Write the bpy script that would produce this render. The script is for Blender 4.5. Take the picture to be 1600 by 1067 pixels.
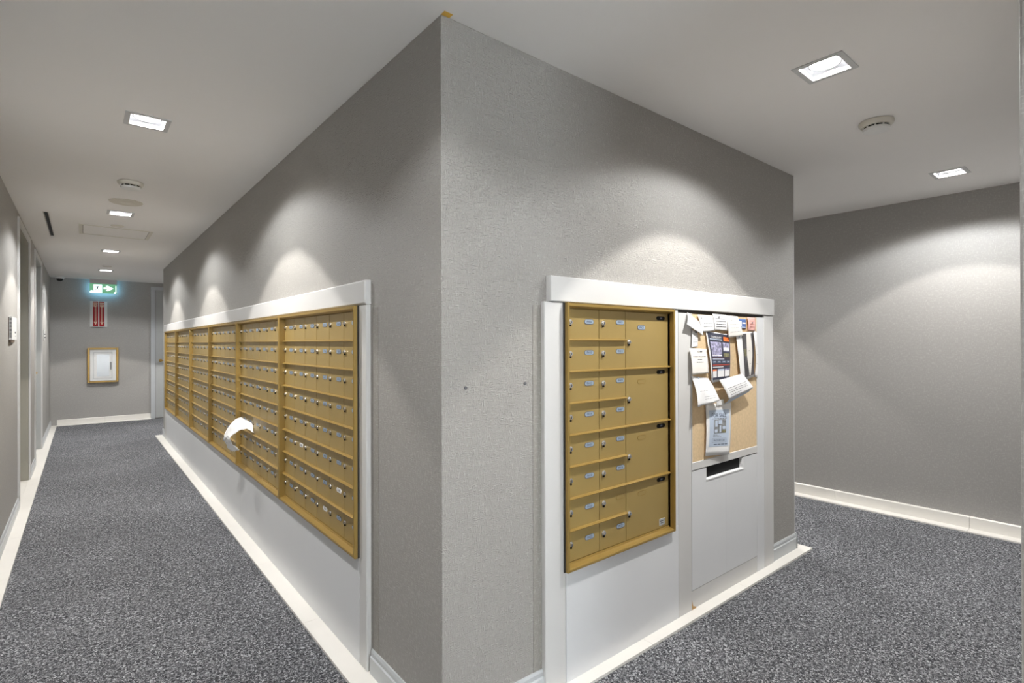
import bpy, bmesh, math, random
from mathutils import Matrix, Vector
random.seed(7)
scn = bpy.context.scene
C = scn.collection
for o in list(bpy.data.objects): bpy.data.objects.remove(o)

# ------------------------------------------------------------------ camera
cam_data = bpy.data.cameras.new('camera'); cam = bpy.data.objects.new('camera', cam_data); C.objects.link(cam)
cam_data.sensor_width = 36.0; cam_data.lens = 820.0/1600.0*36.0; cam_data.clip_start = 0.05; cam_data.clip_end = 60
R_ = Matrix(((0.77391, 0.00077, -0.63329), (-0.63329, -0.00283, -0.77391), (-0.00239, 0.99999, -0.00170))).to_4x4()
cam.matrix_world = Matrix.Translation((0, 0, 1.375)) @ R_
scn.camera = cam

# ------------------------------------------------------------------ world, exposure
w = bpy.data.worlds.new('world'); scn.world = w; w.use_nodes = True
w.node_tree.nodes['Background'].inputs[0].default_value = (0.8, 0.85, 0.9, 1)
w.node_tree.nodes['Background'].inputs[1].default_value = 0.3
vs = scn.view_settings
vs.view_transform = 'Standard'; vs.look = 'None'; vs.gamma = 1.0; vs.use_curve_mapping = False
vs.exposure = 1.84
# added fill light outside an invented glazed entrance at the near end of the long corridor, behind the camera
day = bpy.data.lights.new('added_fill_light', 'AREA'); day.shape = 'RECTANGLE'; day.size = 1.6; day.size_y = 2.1; day.energy = 34; day.color = (0.90, 0.95, 1.0)
fill_o = bpy.data.objects.new('added_fill_light', day); C.objects.link(fill_o); fill_o.location = (0.47, -4.28, 1.2); fill_o.rotation_euler = (math.radians(90), 0, 0)
SPOT_IN, SPOT_OUT, LENS = 21.0, 8.5, 122.0       # lamp powers (W, W, emission)
try:
    scn.cycles.max_bounces = 10; scn.cycles.diffuse_bounces = 8
    scn.cycles.sample_clamp_indirect = 4.0
    scn.cycles.use_denoising = True
except Exception: pass

# ------------------------------------------------------------------ materials
def srgb(r, g, b):
    f = lambda c: (c/255/12.92) if c/255 <= 0.04045 else ((c/255+0.055)/1.055)**2.4
    return (f(r), f(g), f(b), 1)
class NT:
    def __init__(s, name):
        s.m = bpy.data.materials.new(name); s.m.use_nodes = True
        s.t = s.m.node_tree; s.b = s.t.nodes['Principled BSDF']
    def n(s, typ, **kw):
        x = s.t.nodes.new(typ)
        for k, v in kw.items():
            if k.startswith('i_'): x.inputs[int(k[2:])].default_value = v
            else: setattr(x, k, v)
        return x
    def l(s, a, b): s.t.links.new(a, b)
def mat(name, col, rough=0.5, metal=0.0, var=0.05, scale=8.0, bump=0.0, bscale=200.0, spec=0.5, emit=None, estr=0):
    """plain coloured surface with a faint procedural mottle"""
    k = NT(name)
    tc = k.n('ShaderNodeTexCoord'); nz = k.n('ShaderNodeTexNoise'); nz.inputs['Scale'].default_value = scale; nz.inputs['Detail'].default_value = 4
    k.l(tc.outputs['Object'], nz.inputs['Vector'])
    rp = k.n('ShaderNodeValToRGB')
    rp.color_ramp.elements[0].position = 0.3; rp.color_ramp.elements[1].position = 0.7
    rp.color_ramp.elements[0].color = tuple(c*(1-var) for c in col[:3])+(1,)
    rp.color_ramp.elements[1].color = tuple(min(1, c*(1+var)) for c in col[:3])+(1,)
    k.l(nz.outputs['Fac'], rp.inputs[0]); k.l(rp.outputs[0], k.b.inputs['Base Color'])
    k.b.inputs['Roughness'].default_value = rough; k.b.inputs['Metallic'].default_value = metal
    k.b.inputs['Specular IOR Level'].default_value = spec
    if bump:
        n2 = k.n('ShaderNodeTexNoise'); n2.inputs['Scale'].default_value = bscale; n2.inputs['Detail'].default_value = 2
        k.l(tc.outputs['Object'], n2.inputs['Vector'])
        bp = k.n('ShaderNodeBump'); bp.inputs['Strength'].default_value = bump; bp.inputs['Distance'].default_value = 0.002
        k.l(n2.outputs['Fac'], bp.inputs['Height']); k.l(bp.outputs[0], k.b.inputs['Normal'])
    if emit:
        k.b.inputs['Emission Color'].default_value = emit; k.b.inputs['Emission Strength'].default_value = estr
    return k.m

def wallpaper(name, c1, c2, strength, dash=True):
    """woven vinyl wall covering: fine grain plus short raised threads, horizontal and vertical"""
    k = NT(name)
    tc = k.n('ShaderNodeTexCoord'); sp = k.n('ShaderNodeSeparateXYZ'); k.l(tc.outputs['Object'], sp.inputs[0])
    ad = k.n('ShaderNodeMath', operation='ADD'); k.l(sp.outputs[0], ad.inputs[0]); k.l(sp.outputs[1], ad.inputs[1])
    cb = k.n('ShaderNodeCombineXYZ'); k.l(ad.outputs[0], cb.inputs[0]); k.l(sp.outputs[2], cb.inputs[1])
    def noise(sx, sy, sc, det, off=0):
        mp = k.n('ShaderNodeMapping'); mp.inputs['Scale'].default_value = (sx, sy, 1); mp.inputs['Location'].default_value = (off, off, 0)
        k.l(cb.outputs[0], mp.inputs[0])
        nz = k.n('ShaderNodeTexNoise'); nz.inputs['Scale'].default_value = sc; nz.inputs['Detail'].default_value = det
        k.l(mp.outputs[0], nz.inputs['Vector']); return nz.outputs['Fac']
    h = noise(0.22, 1.5, 190, 1); v = noise(1.5, 0.22, 190, 1, 3.7); fine = noise(1, 1, 380, 2, 9)
    mx = k.n('ShaderNodeMath', operation='MAXIMUM'); k.l(h, mx.inputs[0]); k.l(v, mx.inputs[1])
    mr = k.n('ShaderNodeMapRange'); mr.inputs[1].default_value = 0.55; mr.inputs[2].default_value = 0.78; k.l(mx.outputs[0], mr.inputs[0])
    a2 = k.n('ShaderNodeMath', operation='MULTIPLY_ADD'); k.l(fine, a2.inputs[0]); a2.inputs[1].default_value = 0.6; k.l(mr.outputs[0], a2.inputs[2])
    big = noise(1, 1, 1.4, 2, 5)
    rp = k.n('ShaderNodeMapRange'); rp.inputs[1].default_value = 0.35; rp.inputs[2].default_value = 1.15; k.l(a2.outputs[0], rp.inputs[0])
    mix = k.n('ShaderNodeMix', data_type='RGBA'); mix.inputs[6].default_value = c1; mix.inputs[7].default_value = c2
    k.l(rp.outputs[0], mix.inputs[0]); k.l(mix.outputs[2], k.b.inputs['Base Color'])
    k.b.inputs['Roughness'].default_value = 0.62; k.b.inputs['Specular IOR Level'].default_value = 0.25
    bp = k.n('ShaderNodeBump'); bp.inputs['Strength'].default_value = strength; bp.inputs['Distance'].default_value = 0.003
    k.l(a2.outputs[0], bp.inputs['Height']); k.l(bp.outputs[0], k.b.inputs['Normal'])
    return k.m

def carpet_mat():
    k = NT('charcoal flecked carpet')
    tc = k.n('ShaderNodeTexCoord')
    n1 = k.n('ShaderNodeTexNoise'); n1.inputs['Scale'].default_value = 105; n1.inputs['Detail'].default_value = 1.5; n1.inputs['Distortion'].default_value = 1.2
    k.l(tc.outputs['Object'], n1.inputs['Vector'])
    n2 = k.n('ShaderNodeTexNoise'); n2.inputs['Scale'].default_value = 240; n2.inputs['Detail'].default_value = 2
    k.l(tc.outputs['Object'], n2.inputs['Vector'])
    ad = k.n('ShaderNodeMath', operation='MULTIPLY_ADD'); k.l(n2.outputs['Fac'], ad.inputs[0]); ad.inputs[1].default_value = 0.45; k.l(n1.outputs['Fac'], ad.inputs[2])
    rp = k.n('ShaderNodeValToRGB'); cr = rp.color_ramp
    cr.elements[0].position = 0.56; cr.elements[0].color = (0.018, 0.019, 0.024, 1)
    cr.elements[1].position = 0.94; cr.elements[1].color = (0.54, 0.55, 0.575, 1)
    e = cr.elements.new(0.70); e.color = (0.080, 0.082, 0.090, 1)
    e = cr.elements.new(0.80); e.color = (0.19, 0.194, 0.206, 1)
    k.l(ad.outputs[0], rp.inputs[0]); 
    n3 = k.n('ShaderNodeTexNoise'); n3.inputs['Scale'].default_value = 1.1; n3.inputs['Detail'].default_value = 4
    k.l(tc.outputs['Object'], n3.inputs['Vector'])
    mr = k.n('ShaderNodeMapRange'); mr.inputs[1].default_value = 0.3; mr.inputs[2].default_value = 0.7; mr.inputs[3].default_value = 0.86; mr.inputs[4].default_value = 1.12
    k.l(n3.outputs['Fac'], mr.inputs[0])
    vm = k.n('ShaderNodeVectorMath', operation='SCALE'); k.l(rp.outputs[0], vm.inputs[0]); k.l(mr.outputs[0], vm.inputs['Scale'])
    k.l(vm.outputs[0], k.b.inputs['Base Color'])
    k.b.inputs['Roughness'].default_value = 0.9; k.b.inputs['Specular IOR Level'].default_value = 0.2
    bp = k.n('ShaderNodeBump'); bp.inputs['Strength'].default_value = 0.6; bp.inputs['Distance'].default_value = 0.004
    k.l(ad.outputs[0], bp.inputs['Height']); k.l(bp.outputs[0], k.b.inputs['Normal'])
    return k.m

M = {}
M['ceiling'] = mat('ceiling paint', (0.82, 0.80, 0.785), 0.85, var=0.01, scale=2, bump=0.08, bscale=300)
M['wall'] = wallpaper('grey woven wallpaper', (0.372, 0.358, 0.335, 1), (0.472, 0.459, 0.436, 1), 1.0)
M['wall_smooth'] = wallpaper('fine grey wall covering', (0.368, 0.356, 0.338, 1), (0.456, 0.444, 0.426, 1), 0.12)
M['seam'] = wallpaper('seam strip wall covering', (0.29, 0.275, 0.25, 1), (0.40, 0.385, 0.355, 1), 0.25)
M['carpet'] = carpet_mat()
M['tile'] = mat('white porcelain tile', (0.80, 0.775, 0.73), 0.35, var=0.02, scale=5)
M['white'] = mat('white lacquered panel', (0.68, 0.69, 0.705), 0.38, var=0.012, scale=3)
M['white2'] = mat('white lacquered trim', (0.61, 0.605, 0.595), 0.4, var=0.01, scale=3)
M['base'] = mat('grey painted baseboard', (0.50, 0.52, 0.535), 0.35, var=0.02, scale=6)
M['reveal'] = mat('taupe door reveal', (0.33, 0.315, 0.265), 0.6, var=0.02)
M['doorpaint'] = mat('pale grey door paint', (0.42, 0.43, 0.425), 0.45, var=0.02)
M['gold'] = mat('gold anodised aluminium', (0.34, 0.222, 0.060), 0.33, metal=0.30, var=0.02, scale=20)
M['golddoor'] = mat('gold painted mailbox door', (0.385, 0.275, 0.098), 0.36, metal=0.25, var=0.03, scale=6)
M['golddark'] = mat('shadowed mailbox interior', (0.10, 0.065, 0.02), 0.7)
M['chrome'] = mat('polished chrome', (0.80, 0.80, 0.80), 0.22, metal=0.9, var=0.0)
M['black'] = mat('black plastic', (0.008, 0.008, 0.009), 0.5, spec=0.1)
M['darkgap'] = mat('dark gap', (0.03, 0.028, 0.026), 0.8)
M['plate'] = mat('blue grey number plate', (0.30, 0.37, 0.46), 0.4, var=0.03)
M['ink'] = mat('dark blue ink', (0.02, 0.03, 0.07), 0.6)
M['silver'] = mat('silver badge', (0.55, 0.58, 0.60), 0.35, metal=0.4)
M['cork'] = mat('tan cork board', (0.68, 0.51, 0.31), 0.85, var=0.08, scale=60, bump=0.3, bscale=400)
M['chip'] = mat('bare chipboard', (0.45, 0.28, 0.12), 0.9, var=0.2, scale=200)
M['paper'] = mat('white paper', (0.80, 0.80, 0.80), 0.7, var=0.015)
M['cream'] = mat('cream paper', (0.78, 0.75, 0.70), 0.7, var=0.015)
M['pink'] = mat('pink paper', (0.75, 0.42, 0.38), 0.7, var=0.03)
M['blue'] = mat('blue card', (0.08, 0.16, 0.42), 0.6, var=0.1)
M['palebl'] = mat('pale blue print', (0.50, 0.58, 0.70), 0.6, var=0.03)
M['navy'] = mat('navy print', (0.035, 0.04, 0.065), 0.45, var=0.1)
M['slate'] = mat('slate print', (0.11, 0.13, 0.19), 0.45, var=0.2, scale=60)
M['red'] = mat('dark red print', (0.35, 0.06, 0.04), 0.5, var=0.1)
M['orange'] = mat('orange sticker', (0.80, 0.17, 0.03), 0.5, var=0.03)
M['greyink'] = mat('grey ink', (0.12, 0.12, 0.13), 0.7)
M['faint'] = mat('faint ink', (0.38, 0.39, 0.42), 0.7)
M['photo1'] = mat('mottled photo print', (0.30, 0.29, 0.42), 0.4, var=0.8, scale=70)
M['photo2'] = mat('grey photo print', (0.25, 0.26, 0.27), 0.4, var=0.5, scale=40)
M['photo3'] = mat('dark photo print', (0.07, 0.065, 0.07), 0.4, var=0.5, scale=25)
M['olive'] = mat('olive photo print', (0.20, 0.19, 0.10), 0.5, var=0.4, scale=60)
M['signred'] = mat('sign red', (0.38, 0.012, 0.02), 0.4, var=0.02)
M['signcream'] = mat('sign cream', (0.80, 0.62, 0.48), 0.5, var=0.02)
M['brass'] = mat('polished brass', (0.45, 0.28, 0.08), 0.35, metal=0.4, var=0.03)
M['offwhite'] = mat('off white plastic', (0.66, 0.63, 0.56), 0.5, var=0.01)
M['offwhite2'] = mat('aged white plastic', (0.62, 0.58, 0.50), 0.5, var=0.01)
M['plastic'] = mat('white plastic', (0.74, 0.74, 0.73), 0.45, var=0.01)
M['vent'] = mat('brown plastic and shade', (0.16, 0.12, 0.09), 0.6)  # wall box back plate, and the shade painted along its underside
M['trimring'] = mat('light grey metal trim', (0.55, 0.55, 0.55), 0.45, var=0.01)
M['ringgrey'] = mat('grey lamp ring', (0.03, 0.03, 0.033), 0.5, var=0.01)
M['housing'] = mat('white reflector', (0.55, 0.56, 0.58), 0.3, var=0.0)
M['lens'] = mat('lit lamp lens', (1, 1, 1), 0.5, var=0, emit=(1.0, 0.965, 0.91, 1), estr=LENS)
M['signgreen'] = mat('edge lit green acrylic', (0.10, 0.25, 0.15), 0.3, var=0.0, emit=(0.09, 0.26, 0.14, 1), estr=0.33)
M['signglow'] = mat('lit white acrylic', (0.8, 0.9, 0.9), 0.3, var=0.0, emit=(0.80, 1.0, 0.98, 1), estr=0.45)
M['signpale'] = mat('pale acrylic', (0.45, 0.40, 0.42), 0.3, var=0.0)
M['tape'] = mat('yellow tape', (0.75, 0.45, 0.08), 0.6)
k = NT('cabinet glass'); k.b.inputs['Base Color'].default_value = (0.62, 0.65, 0.68, 1); k.b.inputs['Roughness'].default_value = 0.12; k.b.inputs['Transmission Weight'].default_value = 0.25
M['glass'] = k.m
k = NT('clear glass'); k.b.inputs['Base Color'].default_value = (0.95, 0.97, 0.96, 1); k.b.inputs['Roughness'].default_value = 0.0; k.b.inputs['Transmission Weight'].default_value = 1.0; k.b.inputs['IOR'].default_value = 1.0; k.b.inputs['Specular IOR Level'].default_value = 0.1
M['clearglass'] = k.m
k = NT('smoked dome'); k.b.inputs['Base Color'].default_value = (0.01, 0.01, 0.012, 1); k.b.inputs['Roughness'].default_value = 0.08
M['dome'] = k.m

# ------------------------------------------------------------------ mesh helpers
class MB:
    def __init__(s): s.v = []; s.f = []; s.mi = []; s.mats = []
    def mid(s, m):
        if m not in s.mats: s.mats.append(m)
        return s.mats.index(m)
    def add(s, vs, fs, m='white'):
        n = len(s.v); s.v += [tuple(p) for p in vs]; i = s.mid(m)
        for f in fs: s.f.append(tuple(n+a for a in f)); s.mi.append(i)
        return s
    def box(s, x0, y0, z0, x1, y1, z1, m='white', ch=0.0, face=None):
        """box; with ch > 0 the face towards -y is chamfered"""
        x0, x1 = min(x0, x1), max(x0, x1); y0, y1 = min(y0, y1), max(y0, y1); z0, z1 = min(z0, z1), max(z0, z1)
        if ch <= 0:
            v = [(x0,y0,z0),(x1,y0,z0),(x1,y1,z0),(x0,y1,z0),(x0,y0,z1),(x1,y0,z1),(x1,y1,z1),(x0,y1,z1)]
            f = [(0,3,2,1),(4,5,6,7),(0,1,5,4),(1,2,6,5),(2,3,7,6),(3,0,4,7)]
        else:
            v = [(x0+ch,y0,z0+ch),(x1-ch,y0,z0+ch),(x1-ch,y0,z1-ch),(x0+ch,y0,z1-ch),
                 (x0,y0+ch,z0),(x1,y0+ch,z0),(x1,y0+ch,z1),(x0,y0+ch,z1),(x0,y1,z0),(x1,y1,z0),(x1,y1,z1),(x0,y1,z1)]
            f = [(0,1,2,3),(0,4,5,1),(1,5,6,2),(2,6,7,3),(3,7,4,0),(4,8,9,5),(5,9,10,6),(6,10,11,7),(7,11,8,4),(8,11,10,9)]
        return s.add(v, f, m)
    def prism(s, poly, a, b, axis='x', m='white'):
        """extrude a 2D polygon along an axis from a to b"""
        n = len(poly)
        def P(p, t): return {'x': (t, p[0], p[1]), 'y': (p[0], t, p[1]), 'z': (p[0], p[1], t)}[axis]
        v = [P(p, a) for p in poly]+[P(p, b) for p in poly]
        f = [tuple(range(n))[::-1], tuple(range(n, 2*n))]+[(i, (i+1) % n, n+(i+1) % n, n+i) for i in range(n)]
        return s.add(v, f, m)
    def disc(s, c, r, h, axis='y', n=14, m='chrome', r2=None):
        """cylinder from c extending h along the axis"""
        r2 = r if r2 is None else r2; v = []
        for rr, t in ((r, 0), (r2, h)):
            for i in range(n):
                a = 2*math.pi*i/n; p, q = rr*math.cos(a), rr*math.sin(a)
                v.append({'y': (c[0]+p, c[1]+t, c[2]+q), 'z': (c[0]+p, c[1]+q, c[2]+t), 'x': (c[0]+t, c[1]+p, c[2]+q)}[axis])
        f = [tuple(range(n))[::-1], tuple(range(n, 2*n))]+[(i, (i+1) % n, n+(i+1) % n, n+i) for i in range(n)]
        return s.add(v, f, m)
    def lathe(s, prof, c, n=28, m='plastic', caps=True):
        """profile of (r, z) turned about z at c"""
        v = []; f = []
        for r, z in prof:
            for i in range(n):
                a = 2*math.pi*i/n; v.append((c[0]+r*math.cos(a), c[1]+r*math.sin(a), c[2]+z))
        for j in range(len(prof)-1):
            for i in range(n): f.append((j*n+i, j*n+(i+1) % n, (j+1)*n+(i+1) % n, (j+1)*n+i))
        if caps: f.append(tuple(range(n))[::-1]); f.append(tuple((len(prof)-1)*n+i for i in range(n)))
        return s.add(v, f, m)
    def mesh(s, name):
        me = bpy.data.meshes.new(name); me.from_pydata(s.v, [], s.f)
        for m in s.mats: me.materials.append(M[m])
        me.polygons.foreach_set('material_index', s.mi)
        bm = bmesh.new(); bm.from_mesh(me); bmesh.ops.recalc_face_normals(bm, faces=bm.faces); bm.to_mesh(me); bm.free()
        me.update(); return me
    def obj(s, name, parent=None, smooth=False, bevel=0):
        o = bpy.data.objects.new(name, s.mesh(name)); C.objects.link(o)
        if parent: o.parent = parent
        if smooth: shade(o)
        if bevel:
            b = o.modifiers.new('bevel', 'BEVEL'); b.width = bevel; b.segments = 2; b.limit_method = 'ANGLE'
        return o
def shade(o, ang=40):
    me = o.data; me.polygons.foreach_set('use_smooth', [True]*len(me.polygons))
    bm = bmesh.new(); bm.from_mesh(me)
    for e in bm.edges:
        if len(e.link_faces) == 2 and e.calc_face_angle(0) > math.radians(ang): e.smooth = False
    bm.to_mesh(me); bm.free()
def tag(o, label, cat, group=None):
    o['label'] = label; o['category'] = cat
    if group: o['group'] = group
    return o
def struct(o): o['kind'] = 'structure'; return o
def empty(name, loc, rz=0.0):
    e = bpy.data.objects.new(name, None); e.empty_display_size = 0.1; e.location = loc; e.rotation_euler = (0, 0, rz); C.objects.link(e); return e
def link(name, me, parent, loc=(0, 0, 0)):
    o = bpy.data.objects.new(name, me); C.objects.link(o); o.parent = parent; o.location = loc; return o
KIDS = {}
def kids(o): return [c for c in bpy.data.objects if c.parent == o]
def copy_tree(root, loc, rz=None):
    r = root.copy(); C.objects.link(r); r.location = loc
    if rz is not None: r.rotation_euler = (0, 0, rz)
    for ch in kids(root):
        c = ch.copy(); C.objects.link(c); c.parent = r
        for g in kids(ch):
            d = g.copy(); C.objects.link(d); d.parent = c
    return r
_tc = {}
def text_geo(txt):
    """unit text: (verts, faces, width, height) laid in the xy plane"""
    if txt not in _tc:
        cu = bpy.data.curves.new('text', 'FONT'); cu.body = txt; cu.size = 1.0; cu.resolution_u = 2
        o = bpy.data.objects.new('text', cu); C.objects.link(o); bpy.context.view_layer.update()
        me = bpy.data.meshes.new_from_object(o.evaluated_get(bpy.context.evaluated_depsgraph_get()))
        vs_ = [(v.co.x, v.co.y) for v in me.vertices]; fs = [tuple(p.vertices) for p in me.polygons]
        bpy.data.objects.remove(o); bpy.data.curves.remove(cu); bpy.data.meshes.remove(me)
        x0 = min(v[0] for v in vs_); x1 = max(v[0] for v in vs_); y0 = min(v[1] for v in vs_); y1 = max(v[1] for v in vs_)
        _tc[txt] = ([((x-x0)/(x1-x0), (y-y0)/(y1-y0)) for x, y in vs_], fs)
    return _tc[txt]

# ------------------------------------------------------------------ dimensions (metres)
FX, FY = 0.9295, 1.508          # left and right faces of the central block
EX, EYN = 3.645, 9.31           # far ends of the block
WL, WE, WR, WS, HC = -0.417, 11.578, 5.02, 0.158, 2.475
BX = 1.36                       # corner of the wall beside the camera
YB = -4.2

# ------------------------------------------------------------------ floor, ceiling
struct(MB().box(WL-0.3, YB-0.1, -0.1, WR+0.1, WE+0.1, 0, 'carpet').obj('floor'))
lamps = [(0.25, -3.60), (0.25, -1.42), (0.25, 0.83), (0.25, 3.16), (0.25, 5.53), (0.262, 7.87), (0.272, 10.0), (2.31, 0.833), (4.38, 0.838), (4.38, 3.15), (4.38, 5.5), (4.38, 7.9), (2.4, 10.4), (4.38, 10.4)]
HS = 0.071
def ceiling():
    xs = sorted({WL-0.2, WR+0.1}|{round(x+d, 5) for x, y in lamps for d in (-HS, HS)}|{-0.252, -0.226})
    ys = sorted({YB-0.1, WE+0.1}|{round(y+d, 5) for x, y in lamps for d in (-HS, HS)}|{5.86, 7.18})
    mb = MB()
    for i in range(len(xs)-1):
        for j in range(len(ys)-1):
            cx, cy = (xs[i]+xs[i+1])/2, (ys[j]+ys[j+1])/2
            if any(abs(cx-x) < HS and abs(cy-y) < HS for x, y in lamps): continue
            if -0.252 < cx < -0.226 and 5.86 < cy < 7.18: continue
            mb.add([(xs[i], ys[j], HC), (xs[i+1], ys[j], HC), (xs[i+1], ys[j+1], HC), (xs[i], ys[j+1], HC)], [(3, 2, 1, 0)], 'ceiling')
    mb.box(WL-0.2, YB-0.1, HC+0.2, WR+0.1, WE+0.1, HC+0.25, 'ceiling')
    me = bpy.data.meshes.new('ceiling'); me.from_pydata(mb.v, [], mb.f); me.materials.append(M['ceiling'])
    bm = bmesh.new(); bm.from_mesh(me); bmesh.ops.remove_doubles(bm, verts=bm.verts, dist=1e-5); bm.to_mesh(me); bm.free()
    o = bpy.data.objects.new('ceiling', me); C.objects.link(o); return struct(o)
ceiling()

# ------------------------------------------------------------------ walls
D1, D2, DZ = (5.995, 7.13), (7.93, 9.13), 2.385
mb = MB()
for a, b in ((YB, D1[0]), (D1[1], D2[0]), (D2[1], WE)): mb.box(WL-0.16, a, 0, WL, b, HC, 'wall_smooth')
for a, b in (D1, D2): mb.box(WL-0.16, a, DZ, WL, b, HC, 'wall_smooth')
wl = struct(mb.obj('wall_left'))
struct(MB().box(WL-0.2, WE, 0, WR+0.15, WE+0.15, HC, 'wall_smooth').obj('wall_end'))
wr = struct(MB().box(WR, WS-0.1, 0, WR+0.15, WE, HC, 'wall_smooth').obj('wall_right'))
struct(MB().box(BX, YB, 0, WR+0.15, WS, HC, 'wall_smooth').obj('wall_front', bevel=0.004))
mb = MB(); mb.box(WL-0.2, YB-0.15, 2.25, BX+0.2, YB, HC, 'wall_smooth'); mb.box(WL-0.2, YB-0.15, 0, WL+0.06, YB, 2.25, 'wall_smooth'); mb.box(BX-0.06, YB-0.15, 0, BX+0.2, YB, 2.25, 'wall_smooth')
struct(mb.obj('wall_back'))
e = struct(empty('added_window_1', (0.4715, YB, 0))); mb = MB()  # unseen glazed opening, added to let the fill light in
for x in (-0.8285, -0.025, 0.7785): mb.box(x, -0.10, 0, x+0.05, -0.05, 2.25, 'base')
for z in (0.0, 2.20): mb.box(-0.8285, -0.10, z, 0.8285, -0.05, z+0.05, 'base')
e_frame = mb.obj('added_window_frame', e)
def pane_mesh(x0, x1): return MB().box(x0, -0.078, 0.05, x1, -0.072, 2.20, 'clearglass').mesh('pane')
for x0, x1 in ((-0.7785, -0.025), (0.025, 0.7785)):
    o = bpy.data.objects.new('pane', pane_mesh(x0, x1)); C.objects.link(o); o.parent = e
core = struct(MB().box(FX, FY, 0, EX, EYN, HC, 'wall').obj('wall_center', bevel=0.0025))
# strips of covering between a seam and the white surrounds
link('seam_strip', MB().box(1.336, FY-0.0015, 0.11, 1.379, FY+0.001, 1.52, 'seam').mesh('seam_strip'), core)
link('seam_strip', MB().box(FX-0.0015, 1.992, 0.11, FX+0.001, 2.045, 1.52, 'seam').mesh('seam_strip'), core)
link('corner_bead', MB().box(EX-0.004, FY-0.002, 0.11, EX+0.002, FY+0.004, HC, 'trimring').mesh('corner_bead'), core)
sc = MB()
for x, z in ((1.025, 1.218), (1.296, 1.219)):
    sc.disc((x, FY-0.004, z), 0.006, 0.006, 'y', 10, 'greyink')
link('screw_plug', sc.mesh('screw_plug'), core)

# baseboards --------------------------------------------------------
def base_profile(t=0.014, h=0.11): return [(0, 0), (t, 0), (t, h-0.030), (t-0.005, h-0.026), (t-0.005, h-0.010), (t-0.009, h), (0, h)]
def baseboard(name, ax, wallc, sgn, a, b, m='base', h=0.11, t=0.014):
    mb = MB()
    for aa, bb in (a if isinstance(a, list) else [(a, b)]):
        mb.prism([(wallc+sgn*p, q) for p, q in base_profile(t, h)], aa, bb, 'x' if ax == 'x' else 'y', m)
    return mb
bb = baseboard('baseboard_center', 'x', FY, -1, [(FX-0.014, 1.380), (3.304, EX+0.012)], 0)
n = len(bb.v)
b2 = baseboard('b', 'y', FX, -1, [(FY-0.014, 2.050), (9.0, EYN+0.014)], 0)
bb.add(b2.v, b2.f, 'base'); b3 = baseboard('b', 'y', EX, 1, [(FY-0.014, EYN+0.014)], 0); bb.add(b3.v, b3.f, 'base')
b4 = baseboard('b', 'x', EYN, 1, [(FX-0.014, EX+0.014)], 0); bb.add(b4.v, b4.f, 'base')
struct(bb.obj('baseboard_center'))
bb = baseboard('baseboard_left', 'y', WL, 1, [(YB, D1[0]-0.05), (D1[1]+0.045, D2[0]-0.045), (D2[1]+0.045, WE)], 0, 'base', 0.10)
struct(bb.obj('baseboard_left'))

# white tile pieces as skirting and as border strip of the carpet
def tiles(root, mk, a, b, step, start=None):
    t = a if start is None else start
    cuts = [a]+[c for c in [t+i*step for i in range(-2, 40)] if a+0.02 < c < b-0.02]+[b]
    for p, q in zip(cuts, cuts[1:]):
        o = mk(p+0.0008, q-0.0008); o.parent = root
def strip_root(name): return struct(empty(name, (0, 0, 0)))
TZ = 0.012
s1 = strip_root('trim_1')   # beside the long mailbox wall
tiles(s1, lambda p, q: MB().box(0.828, p, -0.002, FX+0.001, q, TZ, 'tile').obj('tile'), FY-0.075, EYN+0.05, 0.865, 2.622)
s2 = strip_root('trim_2')   # in front of the short mailbox wall
tiles(s2, lambda p, q: MB().box(p, 1.432, -0.002, q, FY+0.001, TZ, 'tile').obj('tile'), FX+0.002, 3.735, 0.868, 1.990)
tiles(s2, lambda p, q: MB().box(EX-0.001, p, -0.002, 3.735, q, TZ, 'tile').obj('tile'), FY+0.003, EYN, 0.868)
s3 = strip_root('trim_3')   # left wall strip and door thresholds
tiles(s3, lambda p, q: MB().box(WL, p, -0.002, -0.333, q, TZ, 'tile').obj('tile'), YB, WE-0.001, 0.865, 3.33)
for a, b in (D1, D2): MB().box(WL-0.155, a+0.001, -0.002, WL-0.001, b-0.001, TZ, 'tile').obj('tile', s3)
s4 = strip_root('trim_4')   # end wall skirting
tiles(s4, lambda p, q: MB().prism([(WE, 0), (WE-0.085, 0), (WE-0.085, TZ), (WE-0.016, TZ+0.001), (WE-0.016, 0.092), (WE-0.012, 0.098), (WE, 0.098)], p, q, 'x', 'tile').obj('tile'), -0.332, 0.962, 0.87, 0.3)
tiles(s4, lambda p, q: MB().prism([(WE, 0), (WE-0.085, 0), (WE-0.085, TZ), (WE-0.016, TZ+0.001), (WE-0.016, 0.092), (WE-0.012, 0.098), (WE, 0.098)], p, q, 'x', 'tile').obj('tile'), 2.13, WR-0.09, 0.87)
s5 = strip_root('trim_5')   # skirting of the far right wall
tiles(s5, lambda p, q: MB().prism([(WR, 0), (WR-0.10, 0), (WR-0.10, 0.010), (WR-0.020, 0.013), (WR-0.020, 0.092), (WR-0.014, 0.098), (WR, 0.098)], p, q, 'y', 'tile').obj('tile'), WS, WE-0.09, 0.882, 0.853)
def_front = baseboard('baseboard_front', 'x', WS, 1, [(BX, WR-0.1)], 0, 'base', 0.10); struct(def_front.obj('baseboard_front'))

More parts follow.
